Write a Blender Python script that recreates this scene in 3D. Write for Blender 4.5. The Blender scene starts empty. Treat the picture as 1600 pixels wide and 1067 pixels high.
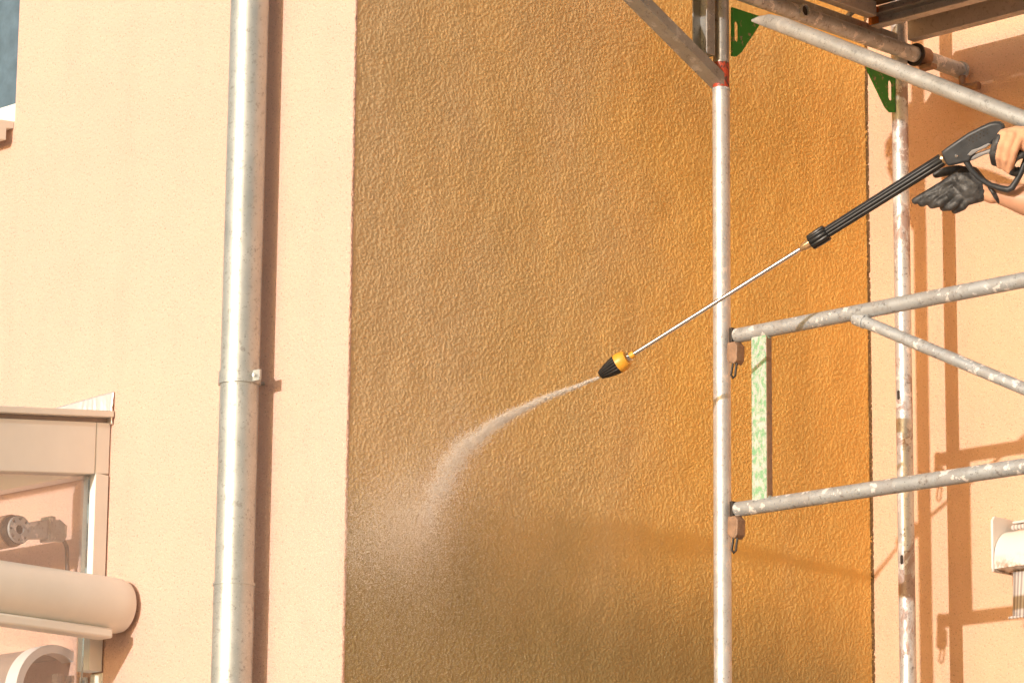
import bpy, bmesh, math, random
import numpy as np
from mathutils import Vector, Matrix

random.seed(7)
SC = bpy.context.scene
COL = SC.collection

# ------------------------------------------------------------------ camera
EYE = 1.55                                   # eye height above the yard
F_PX = 5600.0                                # focal length in pixels of a 1600 px wide picture
CR = Vector((0.71575, 0.69828, 0.00992)).normalized()
CF = Vector((-0.68289, 0.69686, 0.21921)).normalized()
CU = CR.cross(CF).normalized()
CR = CF.cross(CU).normalized()
cam = bpy.data.cameras.new('camera')
cam.sensor_width = 36.0
cam.lens = 36.0 * F_PX / 1600.0
cam.clip_start = 0.1
cam.clip_end = 2000.0
cam_o = bpy.data.objects.new('camera', cam)
COL.objects.link(cam_o)
cam_o.matrix_world = Matrix(((CR.x, CU.x, -CF.x, 0), (CR.y, CU.y, -CF.y, 0), (CR.z, CU.z, -CF.z, EYE), (0, 0, 0, 1)))
SC.camera = cam_o

# ------------------------------------------------------------------ sky and sun
SUN_T = Vector((-0.136, 1.0, -0.159)).normalized()     # direction the light travels
SUN_EL = math.asin(-SUN_T.z)
w = bpy.data.worlds.new('World')
SC.world = w
w.use_nodes = True
nt = w.node_tree
sky = nt.nodes.new('ShaderNodeTexSky')
sky.sky_type = 'NISHITA'
sky.sun_disc = False
sky.sun_elevation = SUN_EL
sky.sun_rotation = math.atan2(-SUN_T.x, -SUN_T.y)
sky.dust_density = 2.0
sky.air_density = 1.0
sky.ozone_density = 0.3
bg = nt.nodes['Background']
bg.inputs['Strength'].default_value = 0.15
nt.links.new(sky.outputs[0], bg.inputs[0])
sun = bpy.data.lights.new('sun', 'SUN')
sun.energy = 2.65
sun.angle = math.radians(0.53)
sun.color = (1.0, 0.955, 0.91)
sun_o = bpy.data.objects.new('sun', sun)
COL.objects.link(sun_o)
sun_o.rotation_euler = SUN_T.to_track_quat('-Z', 'Y').to_euler()
sun_o.location = (2, -10, 8)

SC.view_settings.view_transform = 'Standard'
SC.view_settings.look = 'None'
SC.view_settings.exposure = 0.35
SC.view_settings.gamma = 1.0
SC.render.engine = 'CYCLES'
SC.cycles.max_bounces = 6
SC.cycles.diffuse_bounces = 4
SC.cycles.volume_bounces = 0

# ------------------------------------------------------------------ the place's main planes (metres)
XO, YL, YW = -6.6506, 6.1808, 8.338          # return wall, left front wall, right front wall
XP, YF, YR = -6.306, 7.258, 8.0615           # scaffold: pole line, outer row, inner row
def ray(px, py):
    return CR * ((px - 800) / F_PX) - CU * ((py - 533.5) / F_PX) + CF
def atY(px, py, Y):
    v = ray(px, py); v = v * (Y / v.y); v.z += EYE; return v
def atX(px, py, X):
    v = ray(px, py); v = v * (X / v.x); v.z += EYE; return v
def atZ(px, py, Z):
    v = ray(px, py); v = v * ((Z - EYE) / v.z); v.z += EYE; return v

# ------------------------------------------------------------------ helpers
def thing(name, label, cat, loc=(0, 0, 0), group=None):
    o = bpy.data.objects.new(name, None)
    COL.objects.link(o)
    o.empty_display_size = 0.1
    o.location = loc
    o['label'] = label; o['category'] = cat
    if group: o['group'] = group
    return o

def root_loc(p):
    v = Vector((0, 0, 0))
    while p is not None:
        v += Vector(p.location); p = p.parent
    return v

def perp(d):
    d = Vector(d).normalized()
    a = Vector((0, 0, 1)) if abs(d.z) < 0.9 else Vector((1, 0, 0))
    u = d.cross(a).normalized()
    return u, d.cross(u).normalized()

class MB:
    """collects shapes in world coordinates; build() links ONE mesh object"""
    def __init__(s): s.v = []; s.f = []
    def add(s, vs, fs):
        b = len(s.v); s.v += [tuple(x) for x in vs]; s.f += [tuple(b + i for i in f) for f in fs]; return s
    def box(s, c, sx, sy, sz, ax=None):
        c = Vector(c)
        X, Y, Z = ax if ax else (Vector((1, 0, 0)), Vector((0, 1, 0)), Vector((0, 0, 1)))
        vs = [c + X * (sx * i / 2) + Y * (sy * j / 2) + Z * (sz * k / 2) for i in (-1, 1) for j in (-1, 1) for k in (-1, 1)]
        return s.add(vs, [(0, 1, 3, 2), (4, 6, 7, 5), (0, 4, 5, 1), (2, 3, 7, 6), (0, 2, 6, 4), (1, 5, 7, 3)])
    def bb(s, x0, x1, y0, y1, z0, z1):
        return s.box(((x0 + x1) / 2, (y0 + y1) / 2, (z0 + z1) / 2), abs(x1 - x0), abs(y1 - y0), abs(z1 - z0))
    def tube(s, pts, r, n=20, cap=True, flat=None):
        pts = [Vector(p) for p in pts]
        if not hasattr(r, '__len__'): r = [r] * len(pts)
        rings = []
        u = None
        for i, p in enumerate(pts):
            d = (pts[min(i + 1, len(pts) - 1)] - pts[max(i - 1, 0)]).normalized()
            if u is None: u, v = perp(d)
            else:
                u = (u - d * u.dot(d)).normalized(); v = d.cross(u)
            if flat is not None:
                fa, fr = flat[0], flat[1]
                fa = (fa - d * fa.dot(d)).normalized(); fb = d.cross(fa)
                k = fr[i] if hasattr(fr, '__len__') else fr
                rings.append([p + fa * (math.cos(2 * math.pi * k2 / n) * r[i] * k) + fb * (math.sin(2 * math.pi * k2 / n) * r[i]) for k2 in range(n)])
            else:
                rings.append([p + u * (math.cos(2 * math.pi * k / n) * r[i]) + v * (math.sin(2 * math.pi * k / n) * r[i]) for k in range(n)])
        vs = [q for R in rings for q in R]; fs = []
        for i in range(len(pts) - 1):
            for k in range(n):
                fs.append((i * n + k, i * n + (k + 1) % n, (i + 1) * n + (k + 1) % n, (i + 1) * n + k))
        if cap:
            fs.append(tuple(range(n - 1, -1, -1))); fs.append(tuple((len(pts) - 1) * n + k for k in range(n)))
        return s.add(vs, fs)
    def hollow(s, p0, p1, ro, ri, n=24):
        p0 = Vector(p0); p1 = Vector(p1); d = (p1 - p0).normalized(); u, v = perp(d)
        L = []
        for p, r in ((p0, ri), (p0, ro), (p1, ro), (p1, ri)):
            L.append([p + u * (math.cos(2 * math.pi * k / n) * r) + v * (math.sin(2 * math.pi * k / n) * r) for k in range(n)])
        vs = [q for R in L for q in R]; fs = []
        for a in range(4):
            b = (a + 1) % 4
            for k in range(n):
                fs.append((a * n + k, a * n + (k + 1) % n, b * n + (k + 1) % n, b * n + k))
        return s.add(vs, fs)
    def lathe(s, p0, d, prof, n=24, flute=0.0, nfl=12):
        p0 = Vector(p0); d = Vector(d).normalized(); u, v = perp(d)
        vs = []; fs = []
        for t, r in prof:
            for k in range(n):
                a = 2 * math.pi * k / n
                rr = r * (1 - flute * (0.5 + 0.5 * math.cos(nfl * a)) ** 3)
                vs.append(p0 + d * t + u * (math.cos(a) * rr) + v * (math.sin(a) * rr))
        m = len(prof)
        for i in range(m - 1):
            for k in range(n):
                fs.append((i * n + k, i * n + (k + 1) % n, (i + 1) * n + (k + 1) % n, (i + 1) * n + k))
        fs.append(tuple(range(n - 1, -1, -1))); fs.append(tuple((m - 1) * n + k for k in range(n)))
        return s.add(vs, fs)
    def prism(s, pts, vec):
        pts = [Vector(p) for p in pts]; vec = Vector(vec); n = len(pts)
        vs = pts + [p + vec for p in pts]
        fs = [tuple(range(n - 1, -1, -1)), tuple(range(n, 2 * n))]
        for k in range(n): fs.append((k, (k + 1) % n, n + (k + 1) % n, n + k))
        return s.add(vs, fs)
    def build(s, name, mat, parent=None, bevel=0.0, seg=2, smooth=True, ang=35):
        off = root_loc(parent)
        me = bpy.data.meshes.new(name)
        me.from_pydata([(x - off.x, y - off.y, z - off.z) for x, y, z in s.v], [], s.f)
        bm = bmesh.new(); bm.from_mesh(me); bmesh.ops.recalc_face_normals(bm, faces=bm.faces); bm.to_mesh(me); bm.free()
        return link(name, me, mat, parent, bevel, seg, smooth, ang)

def link(name, me, mat, parent=None, bevel=0.0, seg=2, smooth=True, ang=35):
    me.materials.clear()
    for m in (mat if isinstance(mat, (list, tuple)) else [mat]): me.materials.append(m)
    if smooth:
        me.polygons.foreach_set('use_smooth', [True] * len(me.polygons))
        me.set_sharp_from_angle(angle=math.radians(ang))
    o = bpy.data.objects.new(name, me)
    COL.objects.link(o)
    if parent is not None: o.parent = parent
    if bevel > 0:
        b = o.modifiers.new('bevel', 'BEVEL'); b.width = bevel; b.segments = seg; b.limit_method = 'ANGLE'; b.angle_limit = math.radians(40)
        b.harden_normals = False
    return o

def plate_mesh(outer, holes, org, U, V, thick, bevel=0.0, res=3):
    """flat plate with real holes; outline in (u, v) metres on the frame org, U, V; centred on that plane"""
    cu = bpy.data.curves.new('plate', 'CURVE'); cu.dimensions = '2D'; cu.fill_mode = 'BOTH'
    cu.extrude = max(thick / 2 - bevel, 0.0001); cu.bevel_depth = bevel; cu.bevel_resolution = res; cu.offset = -bevel
    for loop in [outer] + list(holes):
        sp = cu.splines.new('POLY'); sp.points.add(len(loop) - 1); sp.use_cyclic_u = True
        for p, q in zip(sp.points, loop): p.co = (q[0], q[1], 0, 1)
    ob = bpy.data.objects.new('plate', cu); COL.objects.link(ob)
    bpy.context.view_layer.update()
    dg = bpy.context.evaluated_depsgraph_get()
    me = bpy.data.meshes.new_from_object(ob.evaluated_get(dg))
    bpy.data.objects.remove(ob); bpy.data.curves.remove(cu)
    N = U.cross(V).normalized()
    m = Matrix(((U.x, V.x, N.x, org.x), (U.y, V.y, N.y, org.y), (U.z, V.z, N.z, org.z), (0, 0, 0, 1)))
    me.transform(m)
    return me

def link_world(name, me, mat, parent, **k):
    off = root_loc(parent)
    me.transform(Matrix.Translation(-off))
    return link(name, me, mat, parent, **k)

def circ(cx, cy, r, n=14): return [(cx + r * math.cos(2 * math.pi * k / n), cy + r * math.sin(2 * math.pi * k / n)) for k in range(n)]
def slot(cx, cy, rx, hy, n=8):
    return [(cx + rx * math.cos(math.pi * k / n), cy + hy + rx * math.sin(math.pi * k / n)) for k in range(n + 1)] + \
           [(cx - rx * math.cos(math.pi * k / n), cy - hy - rx * math.sin(math.pi * k / n)) for k in range(n + 1)]

# ------------------------------------------------------------------ materials
class NT:
    def __init__(s, name):
        s.m = bpy.data.materials.new(name); s.m.use_nodes = True; s.t = s.m.node_tree
        s.b = s.t.nodes['Principled BSDF']; s.o = s.t.nodes['Material Output']
        s.co = s.n('ShaderNodeTexCoord').outputs['Object']
    def n(s, typ, **kw):
        q = s.t.nodes.new(typ)
        for k, v in kw.items(): setattr(q, k, v)
        return q
    def L(s, a, b): s.t.links.new(a, b)
    def noise(s, scale, detail=4, rough=0.55, vec=None, stretch=None, dist=0.0):
        q = s.n('ShaderNodeTexNoise'); q.inputs['Scale'].default_value = scale; q.inputs['Detail'].default_value = detail
        q.inputs['Roughness'].default_value = rough; q.inputs['Distortion'].default_value = dist
        v = vec or s.co
        if stretch:
            mp = s.n('ShaderNodeMapping'); mp.inputs['Scale'].default_value = stretch; s.L(v, mp.inputs[0]); v = mp.outputs[0]
        s.L(v, q.inputs['Vector']); return q.outputs['Fac']
    def ramp(s, fac, stops, interp='LINEAR'):
        q = s.n('ShaderNodeValToRGB'); q.color_ramp.interpolation = interp
        e = q.color_ramp.elements
        while len(e) < len(stops): e.new(0.5)
        for el, (p, c) in zip(e, stops):
            el.position = p; el.color = (c, c, c, 1) if not hasattr(c, '__len__') else (*c, 1)
        s.L(fac, q.inputs[0]); return q.outputs[0]
    def mix(s, fac, a, b, mode='MIX'):
        q = s.n('ShaderNodeMix', data_type='RGBA', blend_type=mode)
        for sock, val in ((q.inputs[0], fac), (q.inputs[6], a), (q.inputs[7], b)):
            if hasattr(val, 'is_output'): s.L(val, sock)
            elif hasattr(val, '__len__'): sock.default_value = (*val, 1)
            else: sock.default_value = val
        return q.outputs[2]
    def math(s, op, a, b=None):
        q = s.n('ShaderNodeMath', operation=op)
        for i, val in enumerate((a, b)):
            if val is None: continue
            if hasattr(val, 'is_output'): s.L(val, q.inputs[i])
            else: q.inputs[i].default_value = val
        return q.outputs[0]
    def set(s, **kw):
        for k, v in kw.items():
            sock = s.b.inputs[k.replace('_', ' ')]
            if hasattr(v, 'is_output'): s.L(v, sock)
            elif hasattr(v, '__len__') and len(v) == 3: sock.default_value = (*v, 1)
            else: sock.default_value = v
        return s
    def bump(s, h, strength=0.3, dist=0.001, base=None):
        q = s.n('ShaderNodeBump'); q.inputs['Strength'].default_value = strength; q.inputs['Distance'].default_value = dist
        s.L(h, q.inputs['Height'])
        if base is not None: s.L(base, q.inputs['Normal'])
        s.L(q.outputs[0], s.b.inputs['Normal']); return q.outputs[0]

PEACH = (0.69, 0.457, 0.362)
APRICOT = (0.70, 0.452, 0.305)
OCHRE_SHADED = (0.86, 0.535, 0.165)  # same paint as the sunlit walls, warm shade put into its hue
def mat_stucco(name, paint, scale, strength, dist, specks=True, stains_and_shade=False):
    s = NT(name)
    up = tuple(min(0.95, x * 1.05) for x in paint); dn = tuple(x * 0.88 for x in paint)
    big = s.noise(1.3, 2, 0.6)
    mid = s.noise(9, 2, 0.6)
    c = s.mix(s.ramp(big, [(0.35, 0.0), (0.7, 1.0)]), paint, up)
    c = s.mix(s.math('MULTIPLY', s.ramp(mid, [(0.45, 0.0), (0.8, 1.0)]), 0.3), c, dn)
    if stains_and_shade:
        # grime plus weaker bounce light painted in leftwards, ragged front, run-off tongues
        sep = s.n('ShaderNodeSeparateXYZ'); s.L(s.co, sep.inputs[0])
        st = s.noise(1.7, 4, 0.62, stretch=(1, 1.0, 0.6), dist=0.4)
        front = s.math('SUBTRACT', s.math('MULTIPLY', s.math('SUBTRACT', st, 0.5), 1.6), s.math('MULTIPLY', s.math('SUBTRACT', sep.outputs['Y'], 0.95), 0.62))
        grime_shade = s.ramp(s.math('ADD', front, 0.5), [(0.0, 0.0), (1.0, 1.0)])
        c = s.mix(s.math('MULTIPLY', grime_shade, 0.85), c, (0.70, 0.52, 0.31))
        d1 = s.ramp(s.noise(2.6, 4, 0.62, stretch=(1, 1.0, 0.5), dist=0.4), [(0.45, 0.0), (0.7, 1.0)])
        c = s.mix(s.math('MULTIPLY', d1, 0.25), c, (0.52, 0.34, 0.13))
        # cast shadow painted in below the jet, upper edge falling right, with runs
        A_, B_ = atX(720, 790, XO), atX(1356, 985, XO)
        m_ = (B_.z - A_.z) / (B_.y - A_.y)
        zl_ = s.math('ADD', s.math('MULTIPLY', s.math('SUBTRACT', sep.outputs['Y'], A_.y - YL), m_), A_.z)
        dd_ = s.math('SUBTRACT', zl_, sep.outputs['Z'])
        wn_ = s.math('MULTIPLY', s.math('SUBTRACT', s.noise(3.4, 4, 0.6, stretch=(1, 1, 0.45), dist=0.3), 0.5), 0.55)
        shade_patch = s.ramp(s.math('ADD', s.math('DIVIDE', s.math('ADD', dd_, s.math('MULTIPLY', wn_, 0.7)), 0.48), 0.30), [(0.0, 0.0), (1.0, 1.0)], 'EASE')
        c = s.mix(s.math('MULTIPLY', shade_patch, 0.9), c, (0.355, 0.27, 0.125))
    else:
        # faint rain streaks
        rs = s.noise(6.0, 3, 0.6, stretch=(1, 1, 0.08))
        c = s.mix(s.math('MULTIPLY', s.ramp(rs, [(0.52, 0.0), (0.75, 1.0)]), 0.16), c, tuple(x * 0.72 for x in paint))
    g = s.noise(scale, 1, 0.6)
    g2 = s.noise(scale * 0.4, 2, 0.55)
    if specks:
        c = s.mix(s.math('MULTIPLY', s.ramp(s.noise(scale * 1.3, 0, 0.5), [(0.68, 0.0), (0.78, 1.0)]), 0.5), c, (0.86, 0.74, 0.60))
        c = s.mix(s.math('MULTIPLY', s.ramp(s.noise(scale * 0.8, 1, 0.5), [(0.29, 1.0), (0.38, 0.0)]), 0.7), c, tuple(x * 0.58 for x in paint))
    h = s.math('ADD', s.math('MULTIPLY', g, 0.5), g2)
    s.bump(h, strength, dist)
    s.set(Base_Color=c, Roughness=0.9)
    s.b.inputs['Specular IOR Level'].default_value = 0.12
    return s.m

def mat_metal(name, base=(0.62, 0.61, 0.59), rough=0.42, metal=0.55, dirt=(0.22, 0.17, 0.13), dirt_amt=0.5, splat=0.5, stretch=None, splat_col=(0.82, 0.77, 0.72), patch=0.0, patch_col=(0.30, 0.19, 0.14)):
    s = NT(name)
    n1 = s.noise(14, 4, 0.65, stretch=stretch)
    c = s.mix(s.ramp(n1, [(0.3, 0.0), (0.7, 1.0)]), tuple(x * 0.80 for x in base), base)
    pm_ = s.math('MULTIPLY', s.ramp(s.noise(11, 5, 0.7, stretch=(1, 1, 0.6), dist=0.5), [(0.50, 0.0), (0.57, 1.0)]), patch)
    c = s.mix(pm_, c, patch_col)
    n2 = s.noise(60, 3, 0.7, stretch=stretch)
    m2 = s.math('MULTIPLY', s.ramp(n2, [(0.56, 0.0), (0.68, 1.0)]), dirt_amt)
    c = s.mix(m2, c, dirt)
    n3 = s.noise(30, 3, 0.65)
    m3 = s.math('MULTIPLY', s.ramp(n3, [(0.585, 0.0), (0.61, 1.0)]), splat)
    c = s.mix(m3, c, splat_col)
    sc = s.math('MULTIPLY', s.ramp(s.noise(190, 1, 0.5), [(0.70, 0.0), (0.74, 1.0)]), dirt_amt)
    c = s.mix(sc, c, tuple(x * 0.6 for x in dirt))
    s.set(Base_Color=c, Metallic=s.math('MULTIPLY', s.math('SUBTRACT', 1.0, s.math('MAXIMUM', pm_, s.math('MAXIMUM', m2, m3))), metal),
          Roughness=s.ramp(n1, [(0.2, rough - 0.07), (0.8, rough + 0.12)]))
    s.bump(s.math('ADD', n2, s.math('MULTIPLY', m3, 0.8)), 0.35, 0.0010)
    return s.m

def mat_plain(name, base, rough=0.5, metal=0.0, var=0.12, scale=30, bump=0.1, spec=0.5, coat=0.0):
    s = NT(name)
    n1 = s.noise(scale, 5, 0.6)
    c = s.mix(s.ramp(n1, [(0.3, 0.0), (0.7, 1.0)]), tuple(x * (1 - var) for x in base), tuple(min(1, x * (1 + var * 0.6)) for x in base))
    s.set(Base_Color=c, Metallic=metal, Roughness=s.ramp(n1, [(0.2, max(0.03, rough - 0.08)), (0.8, rough + 0.08)]))
    s.b.inputs['Specular IOR Level'].default_value = spec
    s.b.inputs['Coat Weight'].default_value = coat
    s.bump(s.noise(scale * 6, 3, 0.6), bump, 0.0006)
    return s.m

def mat_chipped(name, paint, under, lo=0.45, hi=0.55, scale=22, rough=0.5, stretch=None):
    s = NT(name)
    n1 = s.noise(scale, 7, 0.72, stretch=stretch)
    m = s.ramp(n1, [(lo, 0.0), (hi, 1.0)])
    c = s.mix(m, paint, under)
    c = s.mix(s.math('MULTIPLY', s.ramp(s.noise(70, 4, 0.6), [(0.6, 0.0), (0.7, 1.0)]), 0.6), c, (0.12, 0.09, 0.06))
    s.set(Base_Color=c, Roughness=rough)
    s.bump(s.math('SUBTRACT', 1.0, m), 0.4, 0.0008)
    return s.m

M = {}
M['stucco'] = mat_stucco('peach_stucco', PEACH, 215, 0.95, 0.005)
M['stucco_apricot'] = mat_stucco('apricot_stucco', APRICOT, 230, 0.9, 0.005)
M['stucco_rough'] = mat_stucco('coarse_shaded_stucco', OCHRE_SHADED, 420, 0.35, 0.002, specks=False, stains_and_shade=True)
M['zinc'] = mat_metal('zinc_pipe', (0.53, 0.54, 0.51), 0.43, 0.62, (0.16, 0.14, 0.12), 0.55, 0.0)
M['galv'] = mat_metal('galvanised_pole', (0.70, 0.69, 0.68), 0.40, 0.55, (0.26, 0.19, 0.15), 0.6, 0.5, splat_col=(0.85, 0.70, 0.60), patch=0.18)
M['galv_old'] = mat_metal('weathered_galvanised_tube', (0.52, 0.54, 0.55), 0.46, 0.45, (0.13, 0.11, 0.10), 0.75, 0.8, splat_col=(0.80, 0.75, 0.71), patch=0.5, patch_col=(0.30, 0.27, 0.25))
M['galv_rusty'] = mat_metal('rust_patched_pole', (0.68, 0.67, 0.66), 0.42, 0.5, (0.15, 0.10, 0.08), 0.8, 0.7, splat_col=(0.84, 0.76, 0.70), patch=0.9, patch_col=(0.37, 0.24, 0.19))
M['galv_brace'] = mat_metal('brace_tube', (0.58, 0.58, 0.56), 0.44, 0.55, (0.12, 0.11, 0.10), 0.6, 0.2)
M['steel_dark'] = mat_metal('dull_steel_channel', (0.40, 0.385, 0.36), 0.45, 0.6, (0.10, 0.08, 0.07), 0.6, 0.25)
M['alu'] = mat_metal('deck_aluminium', (0.62, 0.57, 0.52), 0.5, 0.4, (0.14, 0.11, 0.09), 0.5, 0.2)
M['wood'] = mat_plain('deck_board', (0.30, 0.20, 0.12), 0.75, var=0.4, scale=12, bump=0.4)
M['green'] = mat_chipped('green_gusset_paint', (0.035, 0.25, 0.03), (0.36, 0.24, 0.16), 0.58, 0.62, 40)
M['green_worn'] = mat_chipped('worn_pale_green_paint', (0.21, 0.42, 0.23), (0.57, 0.54, 0.50), 0.43, 0.58, 75, stretch=(1, 1, 0.6))
M['red_tape'] = mat_chipped('red_sticker', (0.45, 0.06, 0.025), (0.10, 0.04, 0.03), 0.50, 0.56, 70, 0.4)
M['rust'] = mat_plain('rusty_brown_casting', (0.33, 0.20, 0.125), 0.6, 0.2, 0.3, 50, 0.5)
M['dark_iron'] = mat_plain('dark_iron', (0.045, 0.036, 0.03), 0.5, 0.3, 0.3, 50, 0.4)
M['orange_cap'] = mat_plain('orange_plastic', (0.75, 0.22, 0.02), 0.45)
M['black'] = mat_plain('black_plastic', (0.018, 0.018, 0.019), 0.34, var=0.35, scale=60, bump=0.12)
M['gun_body'] = mat_plain('charcoal_moulded_plastic', (0.040, 0.042, 0.046), 0.46, var=0.3, scale=45, bump=0.25)
M['gun_grey'] = mat_plain('grey_trigger_plastic', (0.26, 0.245, 0.24), 0.45)
M['chrome'] = mat_plain('polished_steel', (0.72, 0.70, 0.68), 0.2, 1.0, 0.05, 40, 0.03)
M['brass'] = mat_plain('brass_fitting', (0.72, 0.47, 0.25), 0.32, 0.85, 0.1)
M['yellow'] = mat_plain('yellow_plastic', (0.78, 0.36, 0.035), 0.42, var=0.08)
M['glove_black'] = mat_plain('black_latex_glove', (0.048, 0.046, 0.046), 0.5, var=0.75, scale=42, bump=1.0)
s = NT('dusty_coated_glove')
_w = s.noise(38, 3, 0.55, dist=1.6); _f = s.noise(420, 2, 0.6)
s.set(Base_Color=s.mix(s.ramp(s.noise(30, 4, 0.65), [(0.42, 0.0), (0.72, 1.0)]), (0.026, 0.025, 0.025), (0.105, 0.10, 0.098)), Roughness=s.ramp(_f, [(0.3, 0.38), (0.7, 0.62)]))
s.bump(s.math('ADD', _w, s.math('MULTIPLY', _f, 0.10)), 0.8, 0.0035)
M['glove_black'] = s.m
M['glove_knit'] = mat_plain('peach_knit_glove', (0.74, 0.40, 0.24), 0.9, var=0.16, scale=60, bump=0.8, spec=0.15)
M['skin'] = mat_plain('skin', (0.60, 0.32, 0.20), 0.5, var=0.08, scale=40, bump=0.2)
M['shirt'] = mat_plain('grey_work_shirt', (0.14, 0.15, 0.17), 0.9, var=0.15)
M['trousers'] = mat_plain('dark_work_trousers', (0.045, 0.05, 0.065), 0.9, var=0.2)
M['boots'] = mat_plain('brown_boots', (0.10, 0.06, 0.035), 0.7)
M['frame_paint'] = mat_plain('cream_frame_paint', (0.78, 0.755, 0.68), 0.42, var=0.04, scale=8, bump=0.05)
M['white_paint'] = mat_plain('white_frame_paint', (0.82, 0.81, 0.79), 0.45, var=0.03, scale=8, bump=0.05)
M['grey_inside'] = mat_plain('grey_drum', (0.34, 0.27, 0.23), 0.6, var=0.1)
M['gap_shade'] = mat_plain('gap_shade_brown', (0.19, 0.11, 0.05), 0.9, var=0.6, scale=120, bump=0.6, spec=0.1)
M['sky_pane'] = mat_plain('blue_grey_sky_pane', (0.105, 0.165, 0.215), 0.6, var=0.3, scale=18, bump=0.2)
M['yard'] = mat_plain('yard_concrete', (0.42, 0.36, 0.29), 0.9, var=0.2, scale=3, bump=0.3)
s = NT('crinkled_foil')
s.set(Base_Color=(0.92, 0.86, 0.81), Metallic=0.7, Roughness=0.42)
M['foil'] = s.m
s = NT('old_white_lacquer')
n1 = s.noise(45, 6, 0.7)
sep = s.n('ShaderNodeSeparateXYZ'); s.L(s.co, sep.inputs[0])
low = s.math('MULTIPLY', s.ramp(sep.outputs['Z'], [(0.0, 1.0), (0.045, 0.0)]), s.ramp(n1, [(0.45, 0.0), (0.62, 1.0)]))
s.set(Base_Color=s.mix(low, (0.80, 0.76, 0.71), (0.36, 0.20, 0.10)), Roughness=0.45)
M['lacquer'] = s.m
s = NT('striped_canvas')
sep = s.n('ShaderNodeSeparateXYZ'); s.L(s.co, sep.inputs[0])
wv = s.n('ShaderNodeTexWave', wave_type='BANDS', bands_direction='X'); wv.inputs['Scale'].default_value = 26; wv.inputs['Distortion'].default_value = 0
s.L(s.co, wv.inputs['Vector'])
s.set(Base_Color=s.mix(s.ramp(wv.outputs['Fac'], [(0.45, 0.0), (0.55, 1.0)]), (0.62, 0.57, 0.53), (0.36, 0.31, 0.29)), Roughness=0.9)
M['canvas'] = s.m
s = NT('dusty_glass')
tr = s.n('ShaderNodeBsdfTransparent'); gl = s.n('ShaderNodeBsdfGlossy'); gl.inputs['Roughness'].default_value = 0.03
df = s.n('ShaderNodeBsdfDiffuse'); df.inputs['Color'].default_value = (0.75, 0.66, 0.58, 1)
fr = s.n('ShaderNodeFresnel'); fr.inputs['IOR'].default_value = 1.5
m1 = s.n('ShaderNodeMixShader'); m2 = s.n('ShaderNodeMixShader')
s.L(s.math('MULTIPLY', s.noise(5, 3, 0.6), 0.09), m1.inputs[0]); s.L(tr.outputs[0], m1.inputs[1]); s.L(df.outputs[0], m1.inputs[2])
s.L(fr.outputs[0], m2.inputs[0]); s.L(m1.outputs[0], m2.inputs[1]); s.L(gl.outputs[0], m2.inputs[2])
s.L(m2.outputs[0], s.o.inputs['Surface'])
M['glass'] = s.m

# ------------------------------------------------------------------ ground
g = MB(); g.add([(-600, -600, 0), (600, -600, 0), (600, 600, 0), (-600, 600, 0)], [(0, 1, 2, 3)])
go = g.build('ground', M['yard'], None, smooth=False)
go['kind'] = 'structure'; go['label'] = 'pale concrete yard below the house'

# ------------------------------------------------------------------ the house
HX0, HTOP = -14.0, 8.4
house = thing('house', 'orange stuccoed house with a projecting front corner and a recessed wall', 'house', (XO, YL, 0))
wx1 = atY(27, 100, YL).x; wz0 = atY(25, 189, YL).z
ux, uz = Vector((1, 0, 0)), Vector((0, 0, 1))
outer = [(HX0, 0), (XO - 0.004, 0), (XO - 0.004, HTOP), (HX0, HTOP)]
hole = [(wx1 - 1.2, wz0), (wx1, wz0), (wx1, wz0 + 1.5), (wx1 - 1.2, wz0 + 1.5)]
me = plate_mesh(outer, [hole], Vector((0, YL + 0.15, 0)), ux, uz, 0.30)
wl = link_world('wall', me, M['stucco'], house, smooth=False)
wl['label'] = 'sunlit smooth front wall with the downpipe'
b = MB().bb(XO - 0.30, 12.0, YW, YW + 0.3, 0, HTOP)
wr = b.build('wall', M['stucco_apricot'], house, smooth=False)
wr['label'] = 'recessed sunlit wall behind the scaffold'
# return wall: coarse stucco, real relief where the picture sees it
def relief(ny, nz, step, seed):
    rng = np.random.default_rng(seed)
    fy = np.fft.fftfreq(ny, step)[None, :]; fz = np.fft.fftfreq(nz, step)[:, None]
    f2 = fy ** 2 + fz ** 2
    def blur(w, sig): return np.fft.ifft2(np.fft.fft2(w) * np.exp(-2 * (math.pi * sig) ** 2 * f2)).real
    h = np.zeros((nz, ny))
    # thrown grains of three sizes, piled on each other (a dashed coat, not a wave pattern)
    for sig, pitch, amp in ((0.0012, 0.0038, 1.0), (0.0018, 0.0058, 0.6), (0.0034, 0.014, 0.15)):
        n_ = int(ny * nz * step * step / pitch ** 2)
        w = np.zeros((nz, ny)); np.add.at(w, (rng.integers(0, nz, n_), rng.integers(0, ny, n_)), rng.uniform(0.3, 1.0, n_))
        w = blur(w, sig); h += amp * w / w.std()
    h = h / h.std(); h -= h.mean()
    h = np.tanh(h * 0.7) / 0.6
    c = blur(rng.standard_normal((nz, ny)), 0.03); c /= c.std()
    return h * 0.00068 + c * 0.0005
STEP = 0.0026
z0, z1 = EYE + 1.09, EYE + 3.58
ny = int(round((YW - YL) / STEP)) + 1; nz = int(round((z1 - z0) / STEP)) + 1
R = relief(ny, nz, STEP, 11)
yy = np.linspace(YL, YW + 0.002, ny); zz = np.linspace(z0, z1, nz)
V = np.empty((nz, ny, 3)); V[..., 0] = XO + R - XO; V[..., 1] = yy[None, :] - YL; V[..., 2] = zz[:, None]
idx = np.arange(nz * ny).reshape(nz, ny)
Q = np.stack([idx[:-1, :-1], idx[:-1, 1:], idx[1:, 1:], idx[1:, :-1]], -1).reshape(-1, 4)
me = bpy.data.meshes.new('wall')
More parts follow.
